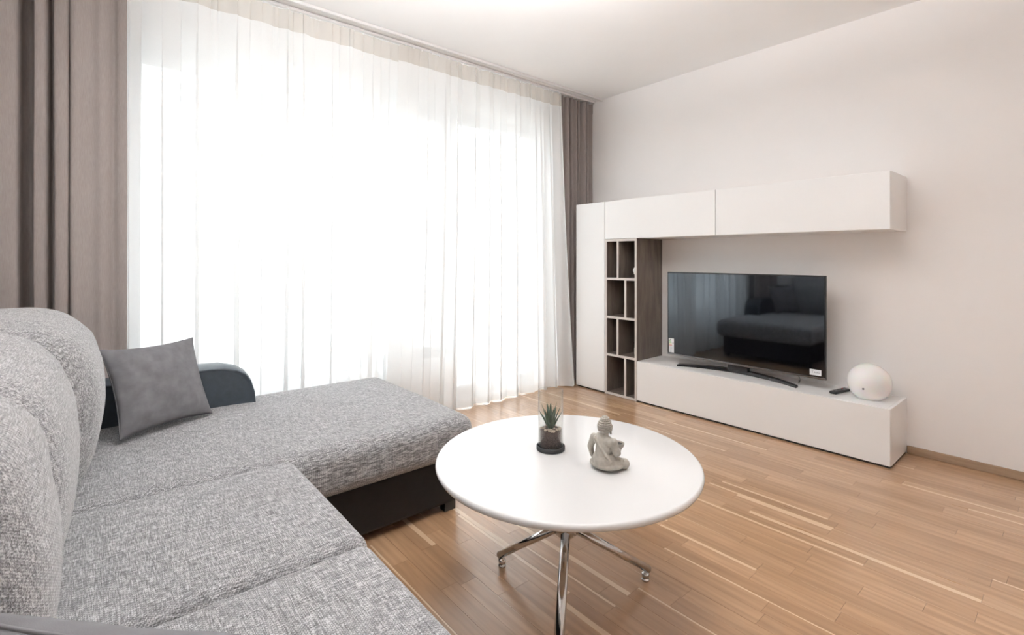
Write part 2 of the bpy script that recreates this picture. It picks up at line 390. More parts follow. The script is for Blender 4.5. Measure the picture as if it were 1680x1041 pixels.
def strip_geo(s):
    g = .0004; z1 = random.uniform(-.0003, 0); X0, X1, Y0, Y1 = s[0]+g, s[1]-g, s[2]+g, s[3]-g
    V = [(X0,Y0,-.012),(X1,Y0,-.012),(X1,Y1,-.012),(X0,Y1,-.012),(X0,Y0,z1),(X1,Y0,z1),(X1,Y1,z1),(X0,Y1,z1)]
    Fc = [(4,5,6,7),(0,1,5,4),(1,2,6,5),(2,3,7,6),(3,0,4,7)]
    return V, Fc
def strip_mesh(name, group):
    V, Fc, meta = [], [], []
    for s in group:
        v, fc = strip_geo(s); n = len(V); V += v; Fc += [tuple(i+n for i in q) for q in fc]; meta += [s]*5
    me = bpy.data.meshes.new(name); me.from_pydata(V, [], Fc)
    me.uv_layers.new(name='uv'); me.color_attributes.new('tone', 'FLOAT_COLOR', 'CORNER')
    uvl = me.uv_layers['uv']; ca = me.color_attributes['tone']
    for p in me.polygons:
        s = meta[p.index]; flip = s[6] > .5
        for li in p.loop_indices:
            c = me.vertices[me.loops[li].vertex_index].co
            uvl.data[li].uv = ((s[1]-c.x) if flip else (c.x-s[0]), c.y-s[2])
            ca.data[li].color = (s[4], s[5], s[6], 1)
    return me
for s in strips[:300]: link('plank', strip_mesh('plank', [s]), M_oak, floor)
tag(link('plank_field', strip_mesh('plank_field', strips[300:]), M_oak, floor), kind='stuff')

# ------------------------------------------------------------------ outside
tag(box('terrace', -6, 12, YW+.26, 9, -.35, -.12, M_terrace), 'pale concrete terrace slab beyond the window wall', 'terrace')
bl = thing('apartment_building', (2.2, 32, -6), 'pale distant building seen faintly through the left of the sheer curtain', 'building')
box('wall', .8, 4.0, 30, 36, -6, 5.0, M_facade, bl)
for k in range(3):
    for q in range(3): box('window', 1.2+k*.95, 1.7+k*.95, 29.95, 30.05, -.6+q*1.9, .5+q*1.9, M_farpane, bl)
box('roof', .6, 4.2, 29.8, 36.2, 5.0, 5.25, M_frameout, bl)
tag(box('ground', -120, 120, 9, 240, -6.4, -6, M_terrace), kind='structure')

# ------------------------------------------------------------------ curtains and rail
rail = thing('curtain_rail', (1.5, 3.2, ZC-.022), 'white double curtain track fixed along the ceiling above the window', 'rail')
for yy in (3.12, 3.222):
    box('track', XL+.01, XW-.01, yy-.014, yy+.014, ZC-.020, ZC-.0005, M_rail, rail, .003)

def wob(s, seed, k): return noise.noise(Vector((s*k, seed*7.31, seed*1.7)))
def sheer_panel(name, xt0, xt1, xb0, xb1, yc, seed, folds, label, flare=None, hooks=26, side=1):
    root = thing(name, ((xt0+xt1)/2, yc, .01), label, 'curtain', 'white sheer curtains')
    NX, zt, zb = 620, ZC-.028, .008
    zs = [zt, zt-.012, zt-.03, zt-.055, zt-.085, zt-.12, zt-.18, zt-.28, zt-.45]+[zt-.45-(zt-.45-zb)*i/16 for i in range(1, 17)]
    def point(s, z):
        h = (zt-z)/(zt-zb)                                # 0 at the top, 1 at the hem
        x = (xt0+(xt1-xt0)*s)*(1-h)+(xb0+(xb1-xb0)*s)*h
        ph = 2*math.pi*(folds*s+.55*wob(s, seed, 5)+.35*wob(s, seed+3, 14)) + .5*h*wob(s, seed+5, 4)
        lap = (s-.70)/.12 if side > 0 else (.30-s)/.12
        lap = max(0, min(1, lap)); lap = lap*lap*(3-2*lap)
        big = min(1, .28+1.6*h)*(1-.62*lap)
        amp = (.034+.018*wob(s, seed+9, 9))*big
        ph2 = 2*math.pi*(folds*2.6*s+.5*wob(s, seed+20, 11))
        y = yc+amp*math.sin(ph)+.007*(1-.7*lap)*math.exp(-h*14)*math.sin(ph2)+.010*h*(1-.6*lap)*math.sin(ph*.37+seed)
        y += side*lap*(.013+.030*min(1, 2.2*h))
        x += (.021+.018*wob(s, seed+12, 8))*min(1, .45+2*h)*math.sin(2*ph+.6*wob(s, seed+2, 6))
        x += .006*math.exp(-h*10)*math.cos(ph2)
        if flare: y += flare(s, h)*(1-lap)
        return (x, y, z)
    def sheet(nm, zlist, mat, off, par):
        V = []; Fc = []
        for z in zlist:
            for i in range(NX+1):
                p = point(i/NX, z); V.append((p[0], p[1]+off, p[2]))
        for j in range(len(zlist)-1):
            for i in range(NX):
                a = j*(NX+1)+i; Fc.append((a, a+1, a+NX+2, a+NX+1))
        me = bpy.data.meshes.new(nm); me.from_pydata(V, [], Fc)
        return link(nm, me, mat, par, True)
    sheet('voile', zs, M_sheer, 0, root)
    sheet('heading_tape', zs[:6], M_tape, -.0022, root)
    sheet('hem', [.075, .04, .0085], M_sheer, -.002, root)
    for k in range(hooks):
        p = point((k+.5)/hooks, zt); box('hook', p[0]-.003, p[0]+.003, p[1]+side*.004-.002, p[1]+side*.004+.002, zt-.006, zt+.0075, M_hook, root)
    return root
sheer_panel('sheer_curtain', .02, 1.86, .02, 1.82, 3.222, 1, 12.5, 'long white sheer curtain behind the sofa, left of the two sheers')
sheer_panel('sheer_curtain', 1.66, 3.335, 1.55, 3.42, 3.222, 2, 12, 'white sheer curtain over the balcony door, right of the two sheers',
            flare=lambda s, h: (-.075*h*h*max(0, (s-.85)/.15) + .03*h*h*(1-s)), hooks=22, side=-1)

def drape(name, profile_top, profile_bot, z0, z1, label, ntop=0, seed=0):
    root = thing(name, (sum(p[0] for p in profile_bot)/len(profile_bot), 3.1, z0), label, 'curtain', 'taupe side curtains')
    def spline(P, m):
        out = []; n = len(P)
        for i in range(n-1):
            p0, p1, p2, p3 = (Vector(P[max(i-1, 0)]), Vector(P[i]), Vector(P[i+1]), Vector(P[min(i+2, n-1)]))
            for k in range(m):
                t = k/m
                out.append(.5*((2*p1)+(p2-p0)*t+(2*p0-5*p1+4*p2-p3)*t*t+(3*p1-p0-3*p2+p3)*t**3))
        out.append(Vector(P[-1])); return out
    A, B = spline(profile_top, 8), spline(profile_bot, 8)
    zl = [z1, z1-.015, z1-.04, z1-.08, z1-.10, z1-.14, z1-.22, z1-.4]+[z1-.4-(z1-.4-z0)*i/14 for i in range(1, 15)]
    V = []; Fc = []; n = len(A)
    for z in zl:
        h = (z1-z)/(z1-z0); e = math.exp(-h*16)
        for i, (a, b) in enumerate(zip(A, B)):
            p = a*(1-h)+b*h
            ym = 3.10
            pin = 1-.45*e if ntop else 1
            V.append((p.x+(.004*math.sin(i*1.3+seed)*e if ntop else 0)+.004*noise.noise(Vector((i*.07, z*1.1, seed))),
                      p.y+(.006*math.sin(i*2.1)*e if ntop else 0)+.006*noise.noise(Vector((i*.05, z*.8, seed+4))), z))
    for j in range(len(zl)-1):
        for i in range(n-1):
            a = j*n+i; Fc.append((a, a+1, a+n+1, a+n))
    me = bpy.data.meshes.new('cloth'); me.from_pydata(V, [], Fc); link('cloth', me, M_drape, root, True)
    # gathered heading band at the top, a doubled strip
    V2 = [(x, y-.0025, z) for (x, y, z) in V[:5*n]]
    me = bpy.data.meshes.new('heading_band'); me.from_pydata(V2, [], [q for q in Fc if max(q) < 5*n]); link('heading_band', me, M_drape, root, True)
    return root
P = [(-.62,3.12),(-.55,3.04),(-.47,3.16),(-.40,3.05),(-.34,3.04),(-.268,3.045),(-.262,3.09),(-.255,3.165),(-.222,3.17),(-.214,3.06),(-.206,3.035),(-.172,3.04),(-.166,3.10),(-.160,3.165),
     (-.150,3.165),(-.146,3.08),(-.140,3.04),(-.100,3.045),(-.094,3.09),(-.089,3.055),(-.075,3.035),(-.02,3.05),(.02,3.04),(.045,3.055),(.065,3.078),(.090,3.062),(.112,3.055),(.116,3.075)]
drape('taupe_curtain', [(x+.006*math.sin(i*2.2), y) for i, (x, y) in enumerate(P)], P, .012, ZC-.022, 'long taupe curtain behind the grey sofa back at the far left')
Q = []; n = 17
for i in range(n):
    s = i/(n-1); Q.append((3.345+.445*s+.011*math.sin(i*1.7), 3.268+(.048 if i % 2 else -.052)*(0.78+.3*math.sin(i*2.3))))
Qt = [(3.325+(x-3.345)*1.04, 3.268+(y-3.268)*.8) for x, y in Q]
drape('taupe_curtain', Qt, Q, .012, ZC-.022, 'taupe curtain in the corner beside the tall white cabinet', ntop=1, seed=3)

# ------------------------------------------------------------------ wall unit
XF = 3.436; BK = XW-.001; ZT, ZB, HB = 1.695, 1.361, .339
YA, YB_, YC_, YD = 3.130, 2.792, 2.4547, .741
def cabinet(name, y0, y1, z0, z1, fronts, label, group=None, plinth=False, top=None):
    root = thing(name, ((XF+BK)/2, (y0+y1)/2, z0), label, 'cabinet', group); th = .018
    bm = bmesh.new(); zb = z0+(.012 if plinth else 0)
    addbox(bm, XF+.020, BK, y0, y0+th, zb, z1, .001, 1); addbox(bm, XF+.020, BK, y1-th, y1, zb, z1, .001, 1)
    addbox(bm, XF+.020, BK, y0+th, y1-th, z1-th, z1, .001, 1); addbox(bm, XF+.020, BK, y0+th, y1-th, zb, zb+th, .001, 1)
    addbox(bm, BK-.008, BK, y0+th, y1-th, zb+th, z1-th)
    obj('body', bm, M_white, root)
    for a, b in fronts:
        box('door' if not plinth or z1 > 1 else 'drawer_front', XF, XF+.019, a+.0015, b-.0015, zb+.002, z1-.0012, M_white, root, .0012, 1)
    if plinth: box('plinth', XF+.012, BK-.01, y0+.004, y1-.004, z0, zb, M_plinth, root)
    return root
cabinet('tall_cabinet', YB_+.001, YA, 0, ZT, [(YB_+.001, YA)], 'tall narrow white cabinet standing beside the corner curtain', plinth=True)
cabinet('wall_cabinet', 1.774, YB_-.001, ZB, ZT, [(1.774, YB_-.001)], 'white wall cabinet above the open taupe shelf unit', 'white wall cabinets')
cabinet('wall_cabinet', YD, 1.773, ZB, ZT, [(YD, 1.773)], 'white wall cabinet above the television, right of its pair', 'white wall cabinets')
cabinet('tv_bench', YD, YC_-.001, 0, HB, [(YD, YC_-.001)], 'low long white bench carrying the television', plinth=True)

sh = thing('shelf_unit', ((XF+BK)/2, (YB_+YC_)/2, 0), 'open taupe wood shelf unit with eight staggered compartments', 'shelf')
def board(name, y0, y1, z0, z1, vertical, front=XF, parent=sh):
    b = box(name, front+.0015, BK-.01, y0, y1, z0, z1, M_taupe, parent)
    box('edge_band', front, front+.0016, y0, y1, z0, z1, M_edge, b); return b
T = .020
y0, y1 = YC_, YB_-.001
board('side_panel', y1-T-.004, y1, 0, ZB-.001, True); board('side_panel', y0, y0+T, HB if False else 0, ZB-.001, True)
box('back_panel', BK-.009, BK, y0, y1, .0, ZB-.001, M_taupe, sh)
zs_ = [.0, .341, .670, 1.006, ZB-.001-T]
for i, z in enumerate(zs_):
    board('shelf', y0+T, y1-T-.004, z if i else .004, z+T if i else .024, False)
for i, yd in enumerate((2.572, 2.652, 2.570, 2.650)):
    board('divider', yd-T/2, yd+T/2, (zs_[i]+T) if i else .024, zs_[i+1], True)

# ornaments on the shelves
def uvsphere(bm, c, rx, ry, rz, u=20, v=12, rot=None):
    r = bmesh.ops.create_uvsphere(bm, u_segments=u, v_segments=v, radius=1)
    for q in r['verts']:
        p = Vector((q.co.x*rx, q.co.y*ry, q.co.z*rz))
        if rot is not None: p = rot @ p
        q.co = p+Vector(c)
bm = bmesh.new(); oc = (3.52, 2.513, 1.0265)
addlathe(bm, [(0, 0), (.014, 0), (.012, .012), (.008, .024), (.012, .034), (0, .036)], oc, 16)
for k in range(46):
    a = random.uniform(0, 6.28); zz = random.uniform(-1, 1); rr_ = math.sqrt(1-zz*zz)
    uvsphere(bm, (oc[0]+.024*rr_*math.cos(a), oc[1]+.024*rr_*math.sin(a), oc[2]+.062+.032*zz), .009, .009, .009, 8, 6)
tag(obj('ornament', bm, M_ornament, None, True), 'small white knobbly ornament in the top shelf compartment', 'ornament')
bm = bmesh.new(); addlathe(bm, [(0, 0), (.030, 0), (.040, .03), (.050, .08), (.050, .11), (.036, .17), (.016, .22), (.014, .25), (.017, .255), (.012, .25), (.013, .22), (.033, .168), (.046, .11), (.046, .08), (.036, .03), (0, .006)], (3.60, 2.645, .6905), 32)
tag(obj('glass_vase', bm, M_greenglass, None, True), 'green glass vase in the second shelf compartment from the top', 'vase')
bm = bmesh.new(); addlathe(bm, [(0, 0), (.026, 0), (.028, .01), (.028, .085), (.024, .095), (.024, .115), (.022, .115), (.022, .095), (.026, .084), (.026, .012), (0, .008)], (3.535, 2.527, .3615), 28)
jar = thing('glass_jar', (3.535, 2.527, .3615), 'small clear glass jar on the shelf below the green vase', 'jar')
obj('jar_body', bm, M_glass, jar, True)
bm = bmesh.new(); addlathe(bm, [(0, 0), (.018, 0), (.018, .055), (0, .055)], (3.535, 2.527, .3715), 20); obj('candle', bm, M_ornament, jar, True)

# ------------------------------------------------------------------ television
TX = 3.60; ty0, ty1, tz0, tz1 = 1.113, 2.268, .405, 1.083
tv = thing('television', (TX, (ty0+ty1)/2, HB), 'large black flat television standing on the white bench', 'television')
box('cabinet_back', TX+.014, TX+.060, ty0+.10, ty1-.10, tz0+.05, tz1-.14, M_plastic, tv, .012)
bm = bmesh.new(); addbox(bm, TX, TX+.014, ty0, ty1, tz0, tz1, .003)
obj('bezel', bm, M_bezel, tv)
scr = box('screen', TX-.0012, TX+.001, ty0+.011, ty1-.009, tz0+.018, tz1-.010, M_screen, tv)
box('lower_trim', TX-.004, TX+.0005, ty0+.003, ty1-.003, tz0+.001, tz0+.014, M_silver, tv, .0015)
box('side_trim', TX-.002, TX+.0005, ty0+.001, ty0+.008, tz0+.015, tz1-.004, M_stand, tv, .0008)
box('logo_chin', TX-.008, TX+.002, 1.66, 1.72, tz0-.006, tz0+.002, M_bezel, tv, .001)
# crescent stand
bm = bmesh.new(); ym = 1.70; N = 26; ring = []
for i in range(N+1):
    s = -1+2*i/N; y = ym+s*.435; xc = 3.655-.115*s*s; hw = .018; z1 = HB+.016+.012*(1-s*s)
    ring.append([bm.verts.new((xc-hw, y, HB+.0005)), bm.verts.new((xc-hw+.002, y, z1-.003)), bm.verts.new((xc+hw-.003, y, z1)), bm.verts.new((xc+hw, y, HB+.0005))])
for a, b in zip(ring, ring[1:]):
    for k in range(4): bm.faces.new((a[k], a[(k+1) % 4], b[(k+1) % 4], b[k]))
bm.faces.new(ring[0]); bm.faces.new(ring[-1]); obj('stand', bm, M_stand, tv)
box('stand_neck', 3.622, 3.662, ym-.075, ym+.075, HB+.020, tz0+.10, M_stand, tv, .006)
bm = bmesh.new(); addtube(bm, [(3.66, 1.30, .50), (3.66, 1.31, .42), (3.655, 1.285, .37), (3.67, 1.30, .343), (3.76, 1.33, .343)], .0022, 8); obj('power_cable', bm, M_plastic, tv, True)
xs_ = TX-.0012
lab = box('energy_label', xs_-.0006, xs_, ty1-.060, ty1-.012, tz0+.020, tz0+.134, M_paper, tv); tag(lab, 'white energy rating label with coloured bars')
yy = ty1-.014
box('label_print', xs_-.0009, xs_-.0005, yy-.020, yy-.008, tz0+.122, tz0+.128, M_ink, lab)
for k, (mm_, wd_) in enumerate(((M_green, .020), (M_green, .023), (M_yellow, .026), (M_red, .029))):
    box('label_bar', xs_-.0009, xs_-.0005, yy-wd_, yy-.002, tz0+.108-k*.011, tz0+.115-k*.011, mm_, lab)
box('label_print', xs_-.0009, xs_-.0005, yy-.042, yy-.034, tz0+.094, tz0+.102, M_ink, lab)
for k in range(4): box('label_line', xs_-.0009, xs_-.0005, yy-.030, yy-.006, tz0+.030+k*.010, tz0+.033+k*.010, M_palegrey, lab)
lb2 = box('corner_sticker', xs_-.0006, xs_, ty0+.028, ty0+.096, tz0+.024, tz0+.062, M_paper, tv); tag(lb2, 'small white printed sticker')
yy = ty0+.094
box('sticker_print', xs_-.0009, xs_-.0005, yy-.020, yy-.006, tz0+.053, tz0+.055, M_ink, lb2); box('sticker_print', xs_-.0009, xs_-.0005, yy-.017, yy-.013, tz0+.041, tz0+.047, M_ink, lb2)
for k in range(6): box('sticker_print', xs_-.0009, xs_-.0005, yy-.029-k*.006, yy-.025-k*.006, tz0+.040, tz0+(.044 if k % 3 else .047), M_ink, lb2)

# ------------------------------------------------------------------ globe lamp and remote control on the bench
gl = thing('globe_lamp', (3.615, .885, HB), 'white opal glass globe lamp at the right end of the bench', 'lamp')
bm = bmesh.new(); R = .114; zc = .098
prof = [(0, .004), (.050, .004)]+[(R*math.cos(a), zc+R*math.sin(a)) for a in [math.radians(-54+i*144/30) for i in range(31)]][:-1]+[(0, zc+R)]
addlathe(bm, prof, (3.615, .885, HB), 64); obj('globe', bm, M_opal, gl, True)
bm = bmesh.new(); addlathe(bm, [(0, 0), (.060, 0), (.062, .003), (.060, .006), (0, .006)], (3.615, .885, HB), 40); obj('base_ring', bm, M_white, gl, True)
d = Vector((-.83, .02, -.16)).normalized(); pc = Vector((3.615, .885, HB+zc))+d*R
bm = bmesh.new(); addtube(bm, [pc-d*.002, pc+d*.004], [.006, .005], 14); obj('switch', bm, M_lampcap, gl, True)
bm = bmesh.new(); addtube(bm, [(3.67, .85, HB+.004), (3.74, .82, HB+.004), (3.795, .80, HB+.004), (3.80, .80, HB+.004)], .003, 8); obj('cord', bm, M_white, gl, True)

rm = thing('remote_control', (3.63, 1.045, HB), 'black remote control lying between television and globe lamp', 'remote control')
rxf = Matrix.Translation((3.63, 1.045, HB)) @ Matrix.Rotation(math.radians(-12), 4, 'Z')
bm = cushion(.085, .022, .009, .008, lambda p: Vector((p.x, p.y*(1-.12*math.cos(p.x*18)), p.z+.0095)), 8, 3); obj('remote_body', bm, M_plastic, rm, True, xf=rxf)
for i in range(6):
    for j in range(3):
        bm = bmesh.new(); addbox(bm, -.058+i*.020, -.047+i*.020, -.0145+j*.0115, -.0085+j*.0115, .0178, .0200, .0008, 1)
        obj('button', bm, M_redbutton if (i == 5 and j == 2) else M_button, rm, xf=rxf)

# ------------------------------------------------------------------ round coffee table
CX, CY, TZ, TR = 1.272, 1.207, .50, .458
tb = thing('coffee_table', (CX, CY, 0), 'round white coffee table on a chrome tripod base', 'table')
bm = bmesh.new(); e = .006
addlathe(bm, [(0, -.024), (TR-.012, -.024), (TR-.003, -.020), (TR, -.013), (TR, -.008), (TR-.002, -.003), (TR-.006, -.0006), (TR-.010, 0), (0, 0)], (CX, CY, TZ), 128)
tt = obj('tabletop', bm, M_tablewhite, tb, True)
tt.data.polygons.foreach_set('use_smooth', [abs(p.normal.z) < .98 for p in tt.data.polygons])
bm = bmesh.new(); addlathe(bm, [(0, .0), (.085, .0), (.088, .004), (.085, .008), (0, .008)], (CX, CY, TZ-.033), 40); obj('mounting_plate', bm, M_chrome, tb, True)
bm = bmesh.new(); addlathe(bm, [(0, 0), (.030, 0), (.030, .22), (0, .22)], (CX, CY, .245), 32); obj('column', bm, M_chrome, tb, True)
bm = bmesh.new(); addlathe(bm, [(0, 0), (.030, .002), (.040, .012), (.040, .055), (.032, .066), (0, .068)], (CX, CY, .215), 32); obj('hub', bm, M_chrome, tb, True)
f1 = Vector((1.207, 1.486)); f2 = Vector((1.562, 1.077)); c2 = Vector((CX, CY))
a0 = math.atan2((f1-c2).y, (f1-c2).x); a1 = math.atan2((f2-c2).y, (f2-c2).x); am = (a0+a1)/2+math.pi
for ang, rad in ((a0, (f1-c2).length), (a1, (f2-c2).length), (am, .315)):
    dx, dy = math.cos(ang), math.sin(ang); ex, ey = CX+dx*(rad+.012), CY+dy*(rad+.012)
    bm = bmesh.new(); addtube(bm, [(CX+dx*.01, CY+dy*.01, .250), (ex, ey, .040)], .0165, 20, .85)
    leg = obj('leg', bm, M_chrome, tb, True)
    for p in leg.data.polygons: p.use_smooth = len(p.vertices) == 4
    bm = bmesh.new(); addlathe(bm, [(0, 0), (.014, 0), (.015, .003), (.014, .007), (.007, .009), (.013, .014), (.015, .021), (.013, .028), (.007, .030), (.007, .036), (0, .036)], (CX+dx*rad, CY+dy*rad, 0), 20)
    obj('glide_foot', bm, M_chrome, leg, True)

# ------------------------------------------------------------------ aloe in a glass cylinder
AX, AY = 1.270, 1.282
al = thing('potted_aloe', (AX, AY, TZ), 'small green aloe in a clear glass cylinder on the round table', 'plant')
bm = bmesh.new(); addlathe(bm, [(0, 0), (.050, 0), (.052, .002), (.052, .014), (.050, .016), (.047, .016), (.047, .010), (0, .010)], (AX, AY, TZ), 48); obj('coaster', bm, M_slate, al, True)
bm = bmesh.new(); addlathe(bm, [(0, .0105), (.0455, .0105), (.0458, .013), (.0458, .216), (.0452, .2175), (.0440, .2175), (.0434, .216), (.0434, .015), (0, .013)], (AX, AY, TZ), 56); obj('glass_cylinder', bm, M_glass, al, True)
bm = bmesh.new(); addlathe(bm, [(0, .0155), (.0425, .0155), (.0425, .072), (.03, .076), (0, .078)], (AX, AY, TZ), 40); obj('soil', bm, M_soil, al, True)
for k in range(34):
    a = random.uniform(0, 6.28); q = .0365*math.sqrt(random.uniform(.08, 1)); s = random.uniform(.0035, .0062)
    bm = bmesh.new(); uvsphere(bm, (AX+q*math.cos(a), AY+q*math.sin(a), TZ+.0765), s*1.25, s, s*.8, 8, 5, Matrix.Rotation(a*3, 3, 'Z')); obj('pebble', bm, M_pebble, al, True)
def leaf(a, lean, L, wd):
    bm = bmesh.new(); n = 9; rings = []
    dr = Vector((math.cos(a), math.sin(a), 0)); sd = Vector((-math.sin(a), math.cos(a), 0))
    for i in range(n+1):
        t_ = i/n; ang = lean*(1-.45*t_)
        rr_ = .004+L*math.sin(lean)*(t_**.9) - .004*math.sin(t_*math.pi)
        p = Vector((AX, AY, TZ+.072))+dr*rr_+Vector((0, 0, L*math.cos(lean)*t_+.006*t_*t_))
        wv_ = wd*(1-t_)**.75*(.75+.6*t_*(1-t_)*2)+.0003; th = wv_*.42
        nrm = (dr*math.cos(lean)-Vector((0, 0, 1))*math.sin(lean))
        rings.append([bm.verts.new(p+sd*wv_), bm.verts.new(p+nrm*th), bm.verts.new(p-sd*wv_), bm.verts.new(p-nrm*th*.35)])
    for r0, r1 in zip(rings, rings[1:]):
        for k in range(4): bm.faces.new((r0[k], r0[(k+1) % 4], r1[(k+1) % 4], r1[k]))
    bm.faces.new(rings[0]); bm.faces.new(rings[-1]); obj('leaf', bm, M_aloe, al, True)
for k in range(8): leaf(k*2*math.pi/8+.3, .56+.05*(k % 3), .072+.006*(k % 2), .0105)
for k in range(6): leaf(k*2*math.pi/6+.1, .34+.04*(k % 2), .082+.005*(k % 3), .0110)
for k in range(4): leaf(k*2*math.pi/4+.7, .10+.03*k, .088+.004*k, .0100)

# ------------------------------------------------------------------ seated stone figure
BX, BY = 1.288, 1.046
bs = thing('statue', (BX, BY, TZ), 'small grey stone statue of a seated robed figure holding a bowl, on the round table', 'statue')
bm = bmesh.new()
def ell(c, r, rot=None): uvsphere(bm, c, *r, 20, 14, rot)
def cap(p, q, r0, r1, n=8):
    p, q = Vector(p), Vector(q)
    for i in range(n+1):
        t_ = i/n; rr_ = r0+(r1-r0)*t_; uvsphere(bm, p.lerp(q, t_), rr_, rr_, rr_, 14, 10)
ell((.012, 0, .017), (.052, .058, .017)); ell((-.006, 0, .034), (.034, .040, .032))          # robe base, hips
cap((0, -.024, .026), (.044, -.049, .018), .021, .017); cap((0, .024, .026), (.044, .049, .018), .021, .017)
cap((.044, -.049, .016), (.058, .004, .016), .016, .012); cap((.044, .049, .016), (.056, -.004, .018), .016, .012)
cap((-.006, 0, .038), (-.007, 0, .072), .031, .027); cap((-.006, -.004, .070), (-.006, .004, .098), .027, .023)
ell((-.005, 0, .094), (.022, .039, .021)); ell((.008, 0, .085), (.018, .028, .022))
cap((-.004, 0, .108), (.0, 0, .124), .0145, .0130)
ell((.002, 0, .141), (.0245, .0225, .0250)); ell((.009, 0, .134), (.0185, .0180, .0200)); ell((-.001, 0, .164), (.014, .014, .009))
for s in (-1, 1):
    ell((0, s*.0230, .136), (.0055, .0040, .0095)); ell((.001, s*.0225, .124), (.0042, .0035, .006))
ell((.0275, 0, .137), (.004, .003, .005)); ell((.0250, 0, .127), (.0035, .006, .002)); ell((.0225, 0, .120), (.004, .006, .004))
for s in (-1, 1): ell((.0235, s*.0080, .143), (.003, .0045, .0018))
cap((-.005, .039, .099), (-.009, .050, .066), .0125, .0108); cap((-.009, .050, .066), (.010, .056, .032), .0105, .0078); ell((.017, .057, .026), (.011, .007, .006))
cap((-.005, -.037, .099), (.000, -.043, .064), .0130, .0120); cap((.002, -.047, .064), (.052, -.022, .052), .0110, .0080)
ell((.060, -.014, .050), (.012, .012, .006))
for k in range(4): cap((.062, -.022+.006*k, .048), (.077, -.020+.006*k, .053), .0032, .0026, 4)
cap((-.028, .020, .104), (-.030, -.022, .058), .0055, .0055, 10); cap((-.030, -.022, .058), (-.018, -.034, .040), .0055, .005, 6)  # robe fold over the back
cap((.012, .030, .108), (-.026, .022, .106), .0055, .0055, 6)
cap((-.032, -.010, .040), (.028, -.052, .034), .0045, .0045, 10)
tmp = bpy.data.meshes.new('tmp'); bm.to_mesh(tmp); bm.free()
to = bpy.data.objects.new('tmp', tmp); C.objects.link(to)
md = to.modifiers.new('r', 'REMESH'); md.mode = 'VOXEL'; md.voxel_size = .0016
ms = to.modifiers.new('s', 'SMOOTH'); ms.iterations = 5; ms.factor = .5
dg = bpy.context.evaluated_depsgraph_get(); me = bpy.data.meshes.new_from_object(to.evaluated_get(dg)); bpy.data.objects.remove(to); me.name = 'figure'
SC = 1.0; sxf = Matrix.Translation((BX, BY, TZ)) @ Matrix.Rotation(math.radians(8), 4, 'Z') @ Matrix.Scale(SC, 4)
me.transform(sxf); link('figure', me, M_stone, bs, True)
bm = bmesh.new()                                                                                 # rows of hair curls
for zi, zz in enumerate((.133, .139, .145, .151, .157, .162, .168, .172)):
    if zz < .163: rr_ = .0247*math.sqrt(max(0, 1-((zz-.141)/.0255)**2))
    else: rr_ = .0138*math.sqrt(max(.02, 1-((zz-.164)/.0095)**2))
    n = max(3, int(2*math.pi*rr_/.0048))
    for k in range(n):
        a = 2*math.pi*(k+.5*(zi % 2))/n
        if zz < .152 and math.cos(a) > .35: continue
        uvsphere(bm, (.001+rr_*math.cos(a), rr_*.93*math.sin(a), zz), .0031, .0031, .0030, 7, 5)
obj('hair_curls', bm, M_stone, bs, True, xf=sxf)
bm = bmesh.new(); addlathe(bm, [(0, 0), (.011, 0), (.018, .006), (.0205, .014), (.0205, .018), (.0185, .0185), (.0180, .014), (.016, .011), (0, .010)], (.064, -.014, .0545), 28); bw = obj('bowl', bm, M_stone, bs, True, xf=sxf)
bm = bmesh.new(); addlathe(bm, [(0, 0), (.0165, 0), (.0165, .0025), (0, .0025)], (.064, -.014, .0655), 24); obj('bowl_content', bm, M_bowl_in, bw, True, xf=sxf)

# ------------------------------------------------------------------ corner sofa
sf = thing('corner_sofa', (.4, 1.8, 0), 'large grey tweed corner sofa with chaise and black base', 'sofa')
def nz3(p, k, seed): return noise.noise(Vector((p.x*k+seed, p.y*k, p.z*k)))
def seat(name, x0, x1, y0, y1, z0, z1, crown, r, seed, nf=26, edge=None):
    cx_, cy_, cz_ = (x0+x1)/2, (y0+y1)/2, (z0+z1)/2; hx, hy, hz = (x1-x0)/2, (y1-y0)/2, (z1-z0)/2
    def shp(p):
        a = max(0, 1-(p.x/hx)**2)**.45*max(0, 1-(p.y/hy)**2)**.45
        q = Vector((cx_, cy_, cz_))+p
        if p.z > 0: q.z += crown*a*(p.z/hz) + .006*nz3(q, 5, seed)*a
        k = 1+.012*math.cos(p.z/hz*1.4)
        q.x = cx_+p.x*k; q.y = cy_+p.y*k
        if edge: q = edge(q)
        return q
    return obj(name, cushion(hx, hy, hz, r, shp, nf, 6), M_tweed, sf, True)
def chaise_edge(q):                                       # hollows near the back cushion and a few pulled wrinkles along the near edge
    if q.z > .40:
        t_ = math.exp(-((q.x-.18)/.16)**2)*math.exp(-((q.y-2.02)/.10)**2)
        q.z += .010*t_*math.sin(q.x*95)
        q.z -= .012*math.exp(-((q.x-.70)/.10)**2-((q.y-2.74)/.10)**2)
    return q
seat('seat_cushion', -.12, .560, 1.250, 1.928, .285, .452, .012, .035, 1)
seat('seat_cushion', -.12, .552, .330, 1.246, .285, .452, .012, .035, 5)
seat('chaise_cushion', -.12, 1.395, 1.932, 2.985, .245, .440, .022, .055, 9, 40, chaise_edge)
box('seat_base', -.36, .52, .34, 1.96, .045, .286, M_leather, sf, .012)
box('chaise_base', -.36, 1.325, 1.968, 2.93, .040, .250, M_leather, sf, .012)
box('back_frame', -.44, -.30, .34, 2.98, .045, .80, M_leather, sf, .03, 3)
for (fx, fy) in ((1.285, 1.995), (1.285, 2.90), (.46, .40), (-.38, .40), (-.38, 2.90)):
    box('foot', fx-.03, fx+.03, fy-.022, fy+.022, 0, .046, M_plastic, sf, .003)
